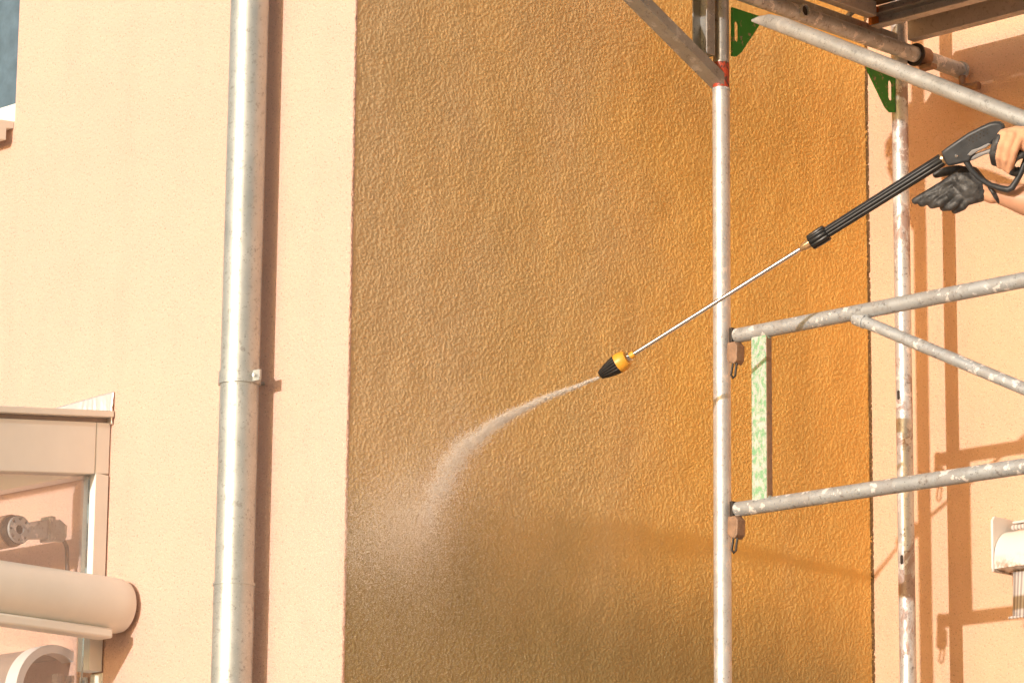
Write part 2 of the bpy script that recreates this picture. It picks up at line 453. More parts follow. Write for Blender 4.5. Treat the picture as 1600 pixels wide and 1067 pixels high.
me.vertices.add(nz * ny); me.vertices.foreach_set('co', V.reshape(-1).astype(np.float32))
me.loops.add(Q.size); me.loops.foreach_set('vertex_index', Q.reshape(-1).astype(np.int32))
me.polygons.add(len(Q)); me.polygons.foreach_set('loop_start', (np.arange(len(Q)) * 4).astype(np.int32))
me.update(calc_edges=True)
me.polygons.foreach_set('use_smooth', [True] * len(me.polygons))
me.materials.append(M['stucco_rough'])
wo = bpy.data.objects.new('wall', me); COL.objects.link(wo); wo.parent = house
wo['label'] = 'coarse orange return wall being washed'
b = MB().bb(XO - 0.30, XO - 0.006, YL + 0.30, YW, 0, HTOP)
b.bb(XO - 0.006, XO, YL, YW, 0, z0); b.bb(XO - 0.006, XO, YL, YW, z1, HTOP)
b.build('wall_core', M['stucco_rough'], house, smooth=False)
def ragged(name, prof, nrm, amp, mat, z0_, z1_, step_=0.003, sig=0.004, seed=1, bias=0.0):
    n_ = int((z1_ - z0_) / step_); m_ = len(prof)
    rg = np.random.default_rng(seed); w_ = rg.standard_normal((n_, m_))
    k_ = np.exp(-0.5 * (np.arange(-4, 5) * step_ / sig) ** 2); k_ /= np.sqrt((k_ ** 2).sum())
    w_ = np.stack([np.convolve(w_[:, j], k_, 'same') for j in range(m_)], 1)
    mb = MB(); vs = []
    for i in range(n_):
        for j in range(m_):
            d_ = amp * w_[i, j] * (0 if j in (0, m_ - 1) else 1) + bias * (0 if j in (0, m_ - 1) else 1)
            vs.append((prof[j][0] + nrm[j][0] * d_, prof[j][1] + nrm[j][1] * d_, z0_ + step_ * i))
    fs = [(i * m_ + j, i * m_ + j + 1, (i + 1) * m_ + j + 1, (i + 1) * m_ + j) for i in range(n_ - 1) for j in range(m_ - 1)]
    return mb.add(vs, fs).build(name, mat, house, ang=180)
# rounded, slightly ragged outer corner
pf = [(XO - 0.022, YL + 0.001)] + [(XO - 0.016 + 0.0055 * k, YL - 0.0012) for k in range(3)]
nf = [(0, -1)] * 4
for k in range(5):
    a_ = math.radians(-90 + 90 * k / 4); pf.append((XO - 0.003 + 0.0045 * math.cos(a_), YL + 0.0033 + 0.0045 * math.sin(a_))); nf.append((math.cos(a_), math.sin(a_)))
pf += [(XO + 0.0012, YL + 0.008), (XO - 0.002, YL + 0.012)]; nf += [(1, 0), (1, 0)]
ragged('corner_bead', pf, nf, 0.0006, M['stucco'], z0, z1, seed=4, sig=0.0025)
# ragged brown strip in the inner corner, gap shadow put into its colour
pf = [(XO + 0.0005, YW - 0.009), (XO + 0.003, YW - 0.006), (XO + 0.0045, YW - 0.003), (XO + 0.006, YW + 0.0005)]
nf = [(0.7, -0.7)] * 4
ragged('corner_gap_shade', pf, nf, 0.0015, M['gap_shade'], z0, z1, seed=9, sig=0.002, bias=-0.0019)
# window at the upper left: pane with sky reflection painted in, white bottom rail, sill
win = bpy.data.objects.new('window', None); COL.objects.link(win); win.parent = house
b = MB().bb(wx1 - 1.2, wx1, YL + 0.10, YL + 0.12, wz0, wz0 + 1.5); b.build('sky_pane', M['sky_pane'], win)
b = MB().bb(wx1 - 1.2, wx1 + 0.0, YL + 0.015, YL + 0.075, wz0 + 0.002, wz0 + 0.062); b.build('bottom_rail', M['white_paint'], win, 0.003)
sz = wz0
prof = [(0.0, 0.0), (0.0, -0.022), (-0.026, -0.026), (-0.026, -0.062), (-0.075, -0.066), (-0.075, -0.006)]
b = MB().prism([(wx1 - 1.25, YL + y, sz + z) for y, z in prof], (1.25 - 0.004, 0, 0)); b.build('sill', M['frame_paint'], win, 0.002)

# ------------------------------------------------------------------ downpipe
px_ = atY(376, 533, YL - 0.085)
pr = 0.0535
dp = thing('downpipe', 'grey zinc rainwater downpipe fixed to the sunlit left wall', 'downpipe', (px_.x, px_.y, 0))
zj = atY(366, 913, YL - 0.085).z
P = lambda z: (px_.x, px_.y, z)
MB().tube([P(zj - 0.06), P(7.9)], pr - 0.0018, 40).build('pipe_section', M['zinc'], dp)
b = MB().hollow(P(0.15), P(zj), pr, pr - 0.0016, 40); b.build('pipe_section', M['zinc'], dp)
b = MB(); b.hollow(P(zj - 0.004), P(zj + 0.003), pr + 0.0022, pr - 0.001, 40); b.hollow(P(zj - 0.052), P(zj - 0.046), pr + 0.0012, pr - 0.001, 40)
b.build('joint_bead', M['zinc'], dp)
for zb in (atY(374, 592, YL - 0.085).z, 5.9):
    b = MB(); b.hollow(P(zb - 0.017), P(zb + 0.017), pr + 0.0026, pr - 0.003, 40)
    b.tube([(px_.x, px_.y + 0.04, zb), (px_.x, YL + 0.02, zb)], 0.005, 10)
    br = b.build('pipe_bracket', M['zinc'], dp)
    b = MB().bb(px_.x + 0.048, px_.x + 0.082, px_.y - 0.004, px_.y + 0.004, zb - 0.015, zb + 0.015)
    b.build('bracket_lug', M['zinc'], br, 0.001)
    b = MB().tube([(px_.x + 0.068, px_.y - 0.012, zb), (px_.x + 0.068, px_.y + 0.01, zb)], 0.0055, 8)
    b.build('screw', M['chrome'], br)

# ------------------------------------------------------------------ conservatory at the lower left
XS = atY(172, 740, YL).x
con = thing('conservatory', 'cream framed glazed conservatory against the left wall, lower left corner', 'conservatory', (XS, YL, 0))
def sideplane(x, y, dx=0.0): return atX(x, y, XS + dx)
tA, tB = sideplane(166, 660), sideplane(0, 653); bA, bB = sideplane(166, 741), sideplane(0, 734)
slope = (tB.z - tA.z) / (tB.y - tA.y)
hb = tA.z - bA.z
def beamz(y, base): return base + slope * (y - YL)
zt = tA.z - slope * (tA.y - YL)
Yout = YL - 0.66
yj = sideplane(150, 700).y
def slab(x0, x1, ya, yb, za, zb):           # sloped beam section between heights za (bottom) and zb (top) at the wall
    return MB().prism([(x0, ya, beamz(ya, za)), (x0, yb, beamz(yb, za)), (x0, yb, beamz(yb, zb)), (x0, ya, beamz(ya, zb))], (x1 - x0, 0, 0))
slab(XS - 0.07, XS, Yout, yj - 0.001, zt - hb, zt).build('eaves_beam', M['frame_paint'], con, 0.003)
slab(XS - 0.07, XS - 0.001, yj + 0.001, YL - 0.003, zt - hb, zt).build('beam_end_block', M['frame_paint'], con, 0.003)
slab(XS - 0.06, XS + 0.014, Yout - 0.02, YL - 0.004, zt + 0.014, zt + 0.032).build('roof_edge', M['frame_paint'], con, 0.002)
slab(XS - 0.06, XS - 0.012, Yout, YL - 0.004, zt + 0.001, zt + 0.013).build('roof_seal', M['grey_inside'], con)
# wall post, wall plate inside
yp = sideplane(147, 820).y
zsill = sideplane(150, 905).z
MB().bb(XS - 0.052, XS - 0.002, yp, YL - 0.004, zsill - 0.25, bA.z + slope * (YL - bA.y) - 0.003).build('wall_post', M['white_paint'], con, 0.002)
MB().bb(XS - 0.0015, XS + 0.0015, yp - 0.001, YL - 0.006, zsill - 0.25, bA.z - 0.002).build('post_cover', M['frame_paint'], con, 0.0008)
wpz = atY(60, 755, YL - 0.05)
MB().bb(XS - 1.6, XS - 0.075, YL - 0.05, YL - 0.003, wpz.z, zt - 0.01).build('wall_plate', M['white_paint'], con, 0.003)
slab(XS - 1.6, XS - 0.061, Yout, YL - 0.004, zt + 0.016, zt + 0.022).build('roof_pane', M['glass'], con, smooth=False)
slab(XS - 0.030, XS - 0.024, Yout, yp - 0.001, zsill - 0.6, zt - hb + 0.01).build('glass_pane', M['glass'], con, smooth=False)
# lower posts below the shutter box
pl = sideplane(165, 1040); pr2 = sideplane(179, 1040)
MB().bb(XS - 0.05, XS + 0.001, pl.y, YL - 0.004, 0.0, zsill - 0.253).build('lower_post', M['frame_paint'], con, 0.002)
for xa, xb in ((112, 120), (134, 139), (155, 160)):
    ya, yb2 = sideplane(xa, 1040).y, sideplane(xb, 1040).y
    MB().bb(XS - 0.085, XS - 0.06, ya, yb2, 0.0, zsill - 0.26).build('glazing_bar', M['white_paint' if xa > 150 else 'grey_inside'], con, 0.001)
# shutter / awning cassette outside the glazing
c0, c1 = atX(0, 925, XS + 0.09), atX(204, 944, XS + 0.09)
cas = thing('awning_cassette', 'rounded cream awning box running along the conservatory side', 'awning', (XS + 0.09, YL, 0))
zc = (c0.z + c1.z) / 2; rc = 0.076
cz = lambda y: zc
yend = YL - 0.012
ring = [(XS + 0.085 + rc * 0.95 * math.cos(a), zc + rc * math.sin(a)) for a in [2 * math.pi * k / 40 for k in range(40)]]
b = MB(); n = len(ring)
ys = [(Yout, 1.0), (yend - 0.05, 1.0), (yend - 0.018, 0.985), (yend - 0.005, 0.94), (yend, 0.86)]
vs = []; fs = []
for y, k in ys:
    vs += [(XS + 0.085 + (x - XS - 0.085) * k, y, zc + (z - zc) * k) for x, z in ring]
for i in range(len(ys) - 1):
    for k in range(n): fs.append((i * n + k, i * n + (k + 1) % n, (i + 1) * n + (k + 1) % n, (i + 1) * n + k))
fs.append(tuple(range(n))); fs.append(tuple((len(ys) - 1) * n + k for k in range(n)))
b.add(vs, fs).build('cover', M['frame_paint'], cas)
gb0, gb1 = atX(0, 983, XS + 0.12), atX(165, 1000, XS + 0.12)
MB().bb(XS + 0.075, XS + 0.135, Yout, atX(166, 988, XS + 0.105).y, zc - rc - 0.022, zc - rc + 0.006).build('fall_bar', M['frame_paint'], cas, 0.006)
# motor with flange seen through the glass
mc = atX(30, 827, XS - 0.10)
mot = thing('awning_motor', 'grey awning motor with drilled flange behind the conservatory glass', 'motor', (mc.x, mc.y, mc.z))
Yd, Zd = Vector((0, 1, 0)), Vector((0, 0, 1))
MB().tube([(mc.x - 1.2, mc.y, mc.z), (mc.x - 0.03, mc.y, mc.z)], 0.045, 28).build('roller_tube', M['rust'], mot)
MB().tube([(mc.x - 0.031, mc.y, mc.z), (mc.x - 0.004, mc.y, mc.z)], 0.040, 28).build('motor_head', M['dark_iron'], mot)
hl = [circ(0.029 * math.cos(a), 0.029 * math.sin(a), 0.0042, 8) for a in [2 * math.pi * k / 8 for k in range(8)]] + [circ(0, 0, 0.013, 14)]
link_world('flange', plate_mesh(circ(0, 0, 0.038, 32), hl, mc, Yd, Zd, 0.008, 0.001), M['galv_old'], mot)
arm = [(0.03, -0.022), (0.10, -0.012), (0.155, -0.014), (0.165, 0.0), (0.165, 0.032), (0.14, 0.046), (0.10, 0.042), (0.03, 0.024)]
link_world('bracket_arm', plate_mesh(arm, [], mc + Vector((-0.012, 0.0, 0)), Yd, Zd, 0.03, 0.005), M['galv_old'], mot)
MB().bb(mc.x - 0.035, mc.x + 0.012, mc.y + 0.098, mc.y + 0.116, mc.z - 0.02, mc.z + 0.05).build('bracket_rib', M['galv_old'], mot, 0.003)
MB().tube([(mc.x - 0.02, mc.y + 0.15, mc.z + 0.02), (mc.x - 0.03, mc.y + 0.19, mc.z - 0.02), (mc.x - 0.03, mc.y + 0.2, mc.z - 0.13)], 0.006, 8).build('cable', M['dark_iron'], mot)
# white drum below
dc = atX(75, 1085, XS - 0.16)
dr = thing('vent_drum', 'round pale duct mouth inside the conservatory at the bottom edge', 'duct', (dc.x, dc.y, dc.z))
MB().hollow((dc.x - 0.02, dc.y, dc.z), (dc.x + 0.03, dc.y, dc.z), 0.135, 0.112, 48).build('rim', M['white_paint'], dr)
MB().hollow((dc.x - 0.35, dc.y, dc.z), (dc.x - 0.021, dc.y, dc.z), 0.128, 0.122, 48).build('duct_body', M['grey_inside'], dr)
# crinkled foil flashing on the wall above the roof edge
fl = MB(); NU, NV = 60, 18
a0, a1 = atY(74, 642, YL), atY(180, 612, YL); blw = atY(178, 652, YL).z
rng = random.Random(3)
ph = [rng.uniform(0, 6.28) for _ in range(8)]
vs = []; fs = []
for i in range(NU + 1):
    u = i / NU; x = a0.x + (a1.x - a0.x) * u; top = a0.z + (a1.z - a0.z) * u
    lowz = min(blw - 0.02, top - 0.004)
    for j in range(NV + 1):
        v = j / NV; z = lowz + (top - lowz) * v
        wr_ = 0.0035 * (abs(math.sin(x * 95 + ph[0] + v * 2.4 * math.sin(x * 40))) + 0.6 * abs(math.sin(x * 210 + ph[1] + v * 3)) + 0.4 * math.sin((x + z) * 330 + ph[2])) * (0.35 + 0.65 * math.sin(math.pi * min(1, 0.1 + v)))
        vs.append((x, YL - 0.003 - wr_, z))
for i in range(NU):
    for j in range(NV):
        q = i * (NV + 1) + j; fs.append((q, q + NV + 1, q + NV + 2, q + 1))
m = len(vs)
fl.add(vs, fs)
fo = fl.build('foil_flashing', M['foil'], None, ang=60)
fo['label'] = 'crinkled silver foil flashing strip on the wall above the conservatory roof'; fo['category'] = 'flashing'
sol = fo.modifiers.new('solid', 'SOLIDIFY'); sol.thickness = 0.002

# ------------------------------------------------------------------ white awning box on the right wall
aw0 = atY(1566, 830, YW - 0.02)
az_b = atY(1562, 899, YW - 0.03).z; az_t = atY(1562, 815, YW - 0.03).z
ax0 = atY(1560, 890, YW - 0.06).x + 0.026
aw = thing('awning_box', 'rusty edged white awning box with striped valance on the right wall', 'awning', (ax0, YW, az_b))
H = az_t - az_b
D = 0.118
prof = [(0.0, 0.0), (-D, 0.004), (-D, 0.03)]
for k in range(9):
    a = math.radians(90 * k / 8); prof.append((-D + 0.078 * (1 - math.cos(a)), 0.03 + (H * 0.76 - 0.03) * math.sin(a)))
prof += [(0.0, H * 0.76)]
b = MB().prism([(ax0 + 0.006, YW + y - 0.004, az_b + z) for y, z in prof], (1.8, 0, 0)); b.build('cover', M['lacquer'], aw, ang=25)
link_world('end_plate', plate_mesh([(-D - 0.006, -0.004), (-0.003, -0.004), (-0.003, H), (-D + 0.006, H), (-D - 0.004, H - 0.012)], [], Vector((ax0, YW, az_b)), Vector((0, 1, 0)), Vector((0, 0, 1)), 0.008, 0.001), M['lacquer'], aw)
MB().bb(ax0 + 0.02, ax0 + 1.8, YW - D * 0.45, YW - 0.003, az_b + H * 0.90, az_b + H * 0.95).build('top_rail', M['lacquer'], aw, 0.006)
MB().tube([(ax0 + 0.02, YW - D * 0.42, az_b + H * 0.83), (ax0 + 1.8, YW - D * 0.42, az_b + H * 0.83)], 0.008, 16).build('fabric_roll', M['canvas'], aw)
va = MB(); vs = []; fs = []
vx0 = atY(1588, 930, YW - 0.06).x; vz = atY(1585, 966, YW - 0.06).z
NN = 60
for i in range(NN + 1):
    x = vx0 + 1.7 * i / NN
    for j in range(5):
        t = j / 4; vs.append((x, YW - 0.07 - 0.006 * math.sin(x * 60) * t - 0.01 * t, az_b + 0.002 + (vz - az_b) * t))
for i in range(NN):
    for j in range(4):
        q = i * 5 + j; fs.append((q, q + 1, q + 6, q + 5))
vo = va.add(vs, fs).build('valance', M['canvas'], aw, ang=60)
sol = vo.modifiers.new('solid', 'SOLIDIFY'); sol.thickness = 0.002
MB().tube([(vx0 - 0.01, YW - 0.083, vz), (vx0 + 1.7, YW - 0.083, vz)], 0.004, 10).build('valance_rod', M['canvas'], aw)

# ------------------------------------------------------------------ scaffold
scf = thing('scaffold', 'galvanised steel frame scaffold standing in front of the recessed wall', 'scaffold', (XP, (YF + YR) / 2, 0))
zcut = atY(1128, 140, YF).z
zrailA, zrailB = EYE + 2.170, EYE + 1.689
ZLOW = EYE + 1.055                            # top of the lower deck
XT = XP + 0.042
ztr = atX(1411, 79, XT).z                     # transom axis
PRAD = 0.0242
def pole(x, y, z0, z1, hollow=False, mat='galv'):
    MB().tube([(x, y, z0), (x, y, z1)], PRAD, 32).build('pole', M[mat], scf)
    MB().box((x, y, z0 + 0.004), 0.15, 0.15, 0.008).build('base_plate', M['galv_old'], scf)
pole(XP, YF, 0.01, zcut)
pole(XP, YR, 0.01, ztr + 1.9, mat='galv_rusty')
pole(XP + 2.57, YF, 0.01, ztr + 1.9); pole(XP + 2.57, YR, 0.01, ztr + 1.9)
# spigot above the front pole, red sticker, then the next frame's pole
MB().tube([(XP, YF, zcut - 0.02), (XP, YF, zcut + 0.34)], 0.0228, 28).build('spigot', M['steel_dark'], scf)
MB().tube([(XP, YF, zcut + 0.30), (XP, YF, ztr + 1.9)], PRAD, 28).build('pole', M['galv'], scf)
MB().hollow((XP, YF, zcut + 0.004), (XP, YF, zcut + 0.076), 0.0233, 0.0229, 28).build('sticker', M['red_tape'], scf)
MB().hollow((XP, YF, zcut - 0.006), (XP, YF, zcut + 0.002), PRAD + 0.0010, 0.0229, 28).build('pole_collar', M['galv_old'], scf)
# small slots in the rear pole
for (sx, sy) in ((1404, 617), (1409, 874)):
    q = atY(sx, sy, YR - PRAD)
    me = plate_mesh(slot(0, 0, 0.0045, 0.009), [], Vector((q.x, YR - math.sqrt(max(0, PRAD ** 2 - (q.x - XP) ** 2)) - 0.0006, q.z)), Vector((1, 0, 0)), Vector((0, 0, 1)), 0.001)
    link_world('pole_slot', me, M['dark_iron'], scf)
# transom from front to rear
ye = atZ(1497, 112, ztr).y
ye = min(ye, YW - 0.035)
MB().tube([(XT, YF + 0.02, ztr), (XT, ye, ztr)], 0.0235, 28).build('transom', M['galv_old'], scf)
MB().tube([(XP + 2.57, YF, ztr), (XP + 2.57, ye, ztr)], 0.0235, 20).build('transom', M['galv_old'], scf)
MB().bb(XP - 0.014, XP + 0.012, YF + 0.03, YR - 0.02, ztr + 0.022, ztr + 0.062).build('transom_rail', M['steel_dark'], scf, 0.002)
# clamp ring and end coupler on the transom
yc = atZ(1442, 88, ztr).y
cl = MB().hollow((XT, yc - 0.022, ztr), (XT, yc + 0.022, ztr), 0.0305, 0.0236, 28).build('clamp', M['rust'], scf)
MB().hollow((XT, yc - 0.028, ztr), (XT, yc - 0.0225, ztr), 0.035, 0.0236, 28).build('clamp_edge', M['dark_iron'], cl)
MB().bb(XT + 0.004, XT + 0.05, yc - 0.015, yc + 0.015, ztr - 0.045, ztr - 0.030).build('clamp_bolt', M['rust'], cl, 0.003)
ec = MB().hollow((XT, ye - 0.004, ztr), (XT, ye + 0.008, ztr), 0.028, 0.0236, 24).build('transom_end', M['galv_old'], scf)
MB().tube([(XT + 0.01, ye - 0.005, ztr - 0.02), (XT + 0.01, ye - 0.005, ztr - 0.055), (XT + 0.07, ye - 0.002, ztr - 0.062)], [0.011, 0.013, 0.012], 12).build('coupler_screw', M['rust'], ec)
# round socket on the transom near the front pole
hs = atY(1256, 18, YF + 0.3)
qs = atX(1256, 18, XT + 0.024)
MB().hollow((XT + 0.018, qs.y, ztr), (XT + 0.032, qs.y, ztr), 0.020, 0.0155, 24).build('socket_ring', M['galv_old'], scf)
MB().tube([(XT + 0.019, qs.y, ztr), (XT + 0.0245, qs.y, ztr)], 0.0154, 24).build('socket_mouth', M['dark_iron'], scf)
# green gussets
def gus(pts_px, slot_px, mat):
    org = Vector((XP, YF, 0)); uv = []
    for (x, y) in pts_px:
        q = atX(x, y, XP); uv.append((q.y - YF, q.z))
    q0 = atX(slot_px[0], slot_px[1], XP); q1 = atX(slot_px[0], slot_px[2], XP); wdt = slot_px[3]
    hole = slot(q0.y - YF, (q0.z + q1.z) / 2, wdt, abs(q0.z - q1.z) / 2 - wdt)
    me = plate_mesh(uv, [hole], org, Vector((0, 1, 0)), Vector((0, 0, 1)), 0.007, 0.001)
    return link_world('gusset', me, M[mat], scf)
gus([(1143, 12), (1186, 26), (1187, 38), (1158, 82), (1150, 89), (1143, 88)], (1150, 34, 66, 0.0095), 'green')
gus([(1354, 100), (1398, 114), (1398, 176), (1390, 176), (1383, 168), (1356, 112)], (1390, 126, 158, 0.0100), 'green')
# long brace on the outer face
ybr = YF - 0.036
q0 = atY(1183, 24, ybr); q1 = atY(1600, 187, ybr)
dv = (q1 - q0)
pn = Vector((dv.z, 0, -dv.x)).normalized()
if pn.z > 0: pn = -pn                          # lower edge side
pts = [q0 - dv * 0.012 + pn * 0.019, q0 + dv * 0.01 + pn * 0.012, q0 + dv * 0.045 + pn * 0.004, q0 + dv * 0.10, q0 + dv * 0.16, q0 + dv * 3.2]
MB().tube(pts, [0.003, 0.011, 0.019, 0.0225, 0.0225, 0.0225], 28, flat=(Vector((0, 1, 0)), [0.5, 0.30, 0.5, 0.9, 1.0, 1.0])).build('brace', M['galv_brace'], scf)
# console bracket: upright channel and sloping channel
def channel(mb, p, qv, width, depth, tk, face, side):
    """U channel from p to q; web faces `face`, opens backwards"""
    p = Vector(p); qv = Vector(qv); d = (qv - p); L_ = d.length; d.normalize()
    side = (side - d * side.dot(d)).normalized(); face = d.cross(side).normalized() if face is None else (face - d * face.dot(d)).normalized()
    c = (p + qv) / 2
    mb.box(c, width, L_, tk, (side, d, face))
    for sgn in (-1, 1):
        mb.box(c + side * (sgn * (width / 2 - tk / 2)) + face * (depth / 2 + tk / 2), tk, L_, depth, (side, d, face))
    return mb
q = atY(1109, 0, YF - 0.045)
zt_ = ztr + 0.08
channel(MB(), (XP - 0.012, YF - 0.045, zcut + 0.085), (XP - 0.012, YF - 0.045, zt_), 0.055, 0.030, 0.004, Vector((0, -1, 0)), Vector((1, 0, 0))).build('console_upright', M['steel_dark'], scf, 0.001)
pa = atY(1112, 128, YF - 0.03)
# the slope leans out towards the yard (-Y)
pb_y = YF - 0.42
t_ = atX(985, -2, XP - 0.004)
dirc = (t_ - Vector((XP - 0.004, YF - 0.028, pa.z)))
pend = Vector((XP - 0.004, YF - 0.028, pa.z)) + dirc * 1.9
channel(MB(), Vector((XP - 0.004, YF - 0.028, pa.z)) - dirc.normalized() * 0.026, pend, 0.050, 0.028, 0.004, None, Vector((1, 0, 0))).build('console_strut', M['steel_dark'], scf, 0.001)
MB().bb(XP - 0.03, XP + 0.02, pend.y - 0.05, YF - 0.03, zt_, zt_ + 0.05).build('console_arm', M['steel_dark'], scf, 0.002)
# decks
def deck(y0, y1, zb, x0=XP + 0.036, x1=XP + 2.53, vis=True):
    for y, s_ in ((y0, 1), (y1, -1)):
        b = MB(); b.bb(x0, x1, y - 0.0025, y + 0.0025, zb, zb + 0.066); b.bb(x0, x1, min(y, y + s_ * 0.034), max(y, y + s_ * 0.034), zb - 0.004, zb)
        b.bb(x0, x1, min(y, y + s_ * 0.034), max(y, y + s_ * 0.034), zb + 0.030, zb + 0.033)
        b.build('deck_beam', M['alu'], scf)
        for xx in (x0, x1):
            MB().bb(xx - 0.006, xx + 0.006, y + s_ * 0.004, y + s_ * 0.04, zb + 0.0005, zb + 0.062).build('end_cap', M['orange_cap'], scf, 0.002)
    MB().bb(x0, x1, y0 + 0.003, y1 - 0.003, zb + 0.067, zb + 0.078).build('deck_board', M['wood'], scf)
    k = x0 + 0.25
    while k < x1:
        MB().bb(k - 0.02, k + 0.02, y0 + 0.04, y1 - 0.04, zb + 0.034, zb + 0.064).build('cross_member', M['alu'], scf); k += 0.5
    MB().bb(x0 - 0.003, x0 + 0.03, y0 + 0.045, y1 - 0.045, zb + 0.018, zb + 0.064).build('end_beam', M['alu'], scf, 0.002)
    for yy_ in (y0 + 0.09, y1 - 0.09):
        MB().tube([(x0 + 0.01, yy_, zb + 0.045), (XP + 0.005, yy_, ztr + 0.075 if zb > 4 else zb + 0.05), (XP - 0.02, yy_, ztr + 0.055 if zb > 4 else zb + 0.02)], 0.009, 8).build('deck_hook', M['steel_dark'], scf)
zdk = atY(1419.6, 60.6, YR).z
yA = atZ(1406, 39, zdk).y
deck(YF + 0.10, yA - 0.02 if yA - YF > 0.5 else YR - 0.1, zdk); 
deck(YF - 0.78, YF - 0.10, zdk)
MB().bb(XP + 0.034, XP + 2.53, YR - 0.0025, YR + 0.03, zdk - 0.004, zdk).build('deck_beam', M['alu'], scf)
MB().bb(XP + 0.034, XP + 2.53, YR - 0.0025, YR + 0.0025, zdk + 0.0005, zdk + 0.075).build('deck_beam', M['alu'], scf)
MB().bb(XP + 0.034, XP + 2.53, yA + 0.0, YR - 0.004, zdk + 0.062, zdk + 0.075).build('deck_board', M['wood'], scf)
deck(YF + 0.08, YR - 0.05, ZLOW - 0.078)
# guardrail frame
gr = bpy.data.objects.new('guardrail_frame', None); COL.objects.link(gr); gr.parent = scf
rx0 = atY(1151, 525, YF).x; rx1 = XP + 2.50
RR = 0.0205
for zr in (zrailA, zrailB):
    MB().tube([(rx0, YF, zr), (rx1, YF, zr)], RR, 28).build('rail', M['galv_old'], gr)
    MB().bb(rx0 - 0.011, rx0 + 0.001, YF - 0.021, YF + 0.021, zr - 0.021, zr + 0.021).build('rail_end_plate', M['dark_iron'], gr, 0.002)
    wb = MB()
    zz0 = zr - 0.022
    link_world('wedge_housing', plate_mesh([(0.0, 0.0), (0.026, 0.0), (0.036, -0.012), (0.034, -0.052), (0.024, -0.062), (0.004, -0.055), (-0.002, -0.045)], [], Vector((rx0 - 0.012, YF - 0.010, zz0)), Vector((1, 0, 0)), Vector((0, 0, 1)), 0.034, 0.003), M['rust'], gr)
    lp = [(0.0, 0.0), (-0.004, -0.02), (-0.007, -0.034), (0.0, -0.043), (0.008, -0.038), (0.010, -0.02), (0.014, -0.004)]
    MB().tube([(rx0 + 0.002 + x, YF - 0.018, zz0 - 0.056 + z) for x, z in lp], 0.0034, 10).build('wedge_loop', M['dark_iron'], gr)
gx0, gx1 = atY(1174, 650, YF - 0.012).x, atY(1197, 650, YF - 0.012).x
MB().bb(gx0, gx1, YF - 0.012, YF + 0.012, zrailB + RR * 0.7, zrailA - RR * 0.7).build('upright', M['green_worn'], gr, 0.002)
MB().bb(gx1 + 0.0003, gx1 + 0.0022, YF - 0.0105, YF + 0.0105, zrailB + RR * 0.75, zrailA - RR * 0.75).build('upright_edge', M['rust'], gr)
for zr, s_ in ((zrailA, -1), (zrailB, 1)):
    MB().tube([((gx0 + gx1) / 2 - 0.03, YF, zr + s_ * 0.017), ((gx0 + gx1) / 2 + 0.03, YF, zr + s_ * 0.017)], 0.008, 10).build('weld', M['green_worn'], gr)
d0, d1 = atY(1342, 499, YF), atY(1600, 607, YF)
dd = d1 - d0
sl = (zrailB - d0.z) / dd.z
MB().tube([d0, d0 + dd * sl], 0.0165, 24).build('diagonal', M['galv_old'], gr)
MB().tube([d0 + dd * -0.02, d0 + dd * 0.04], 0.019, 16).build('weld', M['galv_old'], gr)

# ------------------------------------------------------------------ pressure washer gun and lance
GN = atX(938, 586, XO + 0.30)                 # nozzle mouth
GG = atY(1475, 248, YF - 0.13)                # front of the moulded gun body
ga = (GG - GN).normalized()
gn = -(CF - ga * CF.dot(ga)).normalized()     # sideways, towards the viewer
gb = gn.cross(ga).normalized()
if gb.z < 0: gb = -gb
def gp(px, py, c=0.0):
    """point of the gun's own upright plane (c metres towards its left side)"""
    v = ray(px, py); o = Vector((0, 0, EYE)); P0 = GG + gn * c
    return o + v * ((P0 - o).dot(gn) / v.dot(gn))
def c1(x, y, c=0.0): return gp(1400 + x / 5.335, 160 + y / 5.335, c)
def g2(x, y):
    q = c1(x, y) - GG; return (q.dot(ga), q.dot(gb))
def tpx(px):                                  # distance along the axis for a picture column
    lo, hi = -0.3, 2.0
    for _ in range(40):
        m_ = (lo + hi) / 2; q = GN + ga * m_ - Vector((0, 0, EYE))
        if 800 + F_PX * q.dot(CR) / q.dot(CF) < px: lo = m_
        else: hi = m_
    return lo
gun = thing('pressure_washer_gun', 'black pressure washer gun with long steel lance and yellow ringed nozzle', 'pressure washer', GG)
A = lambda t: GN + ga * t
T = {k: tpx(k) for k in (938, 962, 966, 976, 980, 986, 1250, 1258, 1266, 1292, 1473)}
MB().lathe(A(0), ga, [(0.0, 0.0105), (0.003, 0.0125), (0.02, 0.0185), (T[966] * 0.7, 0.0235), (T[966], 0.0262)], 96, 0.10, 16).build('nozzle_shell', M['black'], gun, ang=50)
MB().lathe(A(T[966]), ga, [(0.0, 0.0266), (0.012, 0.0264), (T[980] - T[966] - 0.004, 0.0236), (T[980] - T[966], 0.0200)], 40).build('nozzle_ring', M['yellow'], gun)
MB().lathe(A(T[980]), ga, [(0.0, 0.0135), (0.010, 0.0135), (0.011, 0.010)], 6).build('hex_nut', M['chrome'], gun, 0.001)
MB().lathe(A(T[980] + 0.0105), ga, [(0.0, 0.0095), (0.012, 0.0095)], 20).build('seal_ring', M['yellow'], gun)
MB().tube([A(T[980]), A(T[1258])], 0.0058, 24).build('lance_tube', M['chrome'], gun)
MB().lathe(A(T[1250]), ga, [(0.0, 0.0065), (0.012, 0.0105), (0.018, 0.0118), (T[1266] - T[1250] + 0.01, 0.0125)], 8).build('brass_coupling', M['brass'], gun, 0.001)
MB().lathe(A(T[1266]), ga, [(0.0, 0.0185), (0.003, 0.0215), (0.03, 0.0225), (T[1292] - T[1266] - 0.003, 0.0225), (T[1292] - T[1266], 0.0205)], 96, 0.14, 10).build('union_nut', M['black'], gun, ang=50)
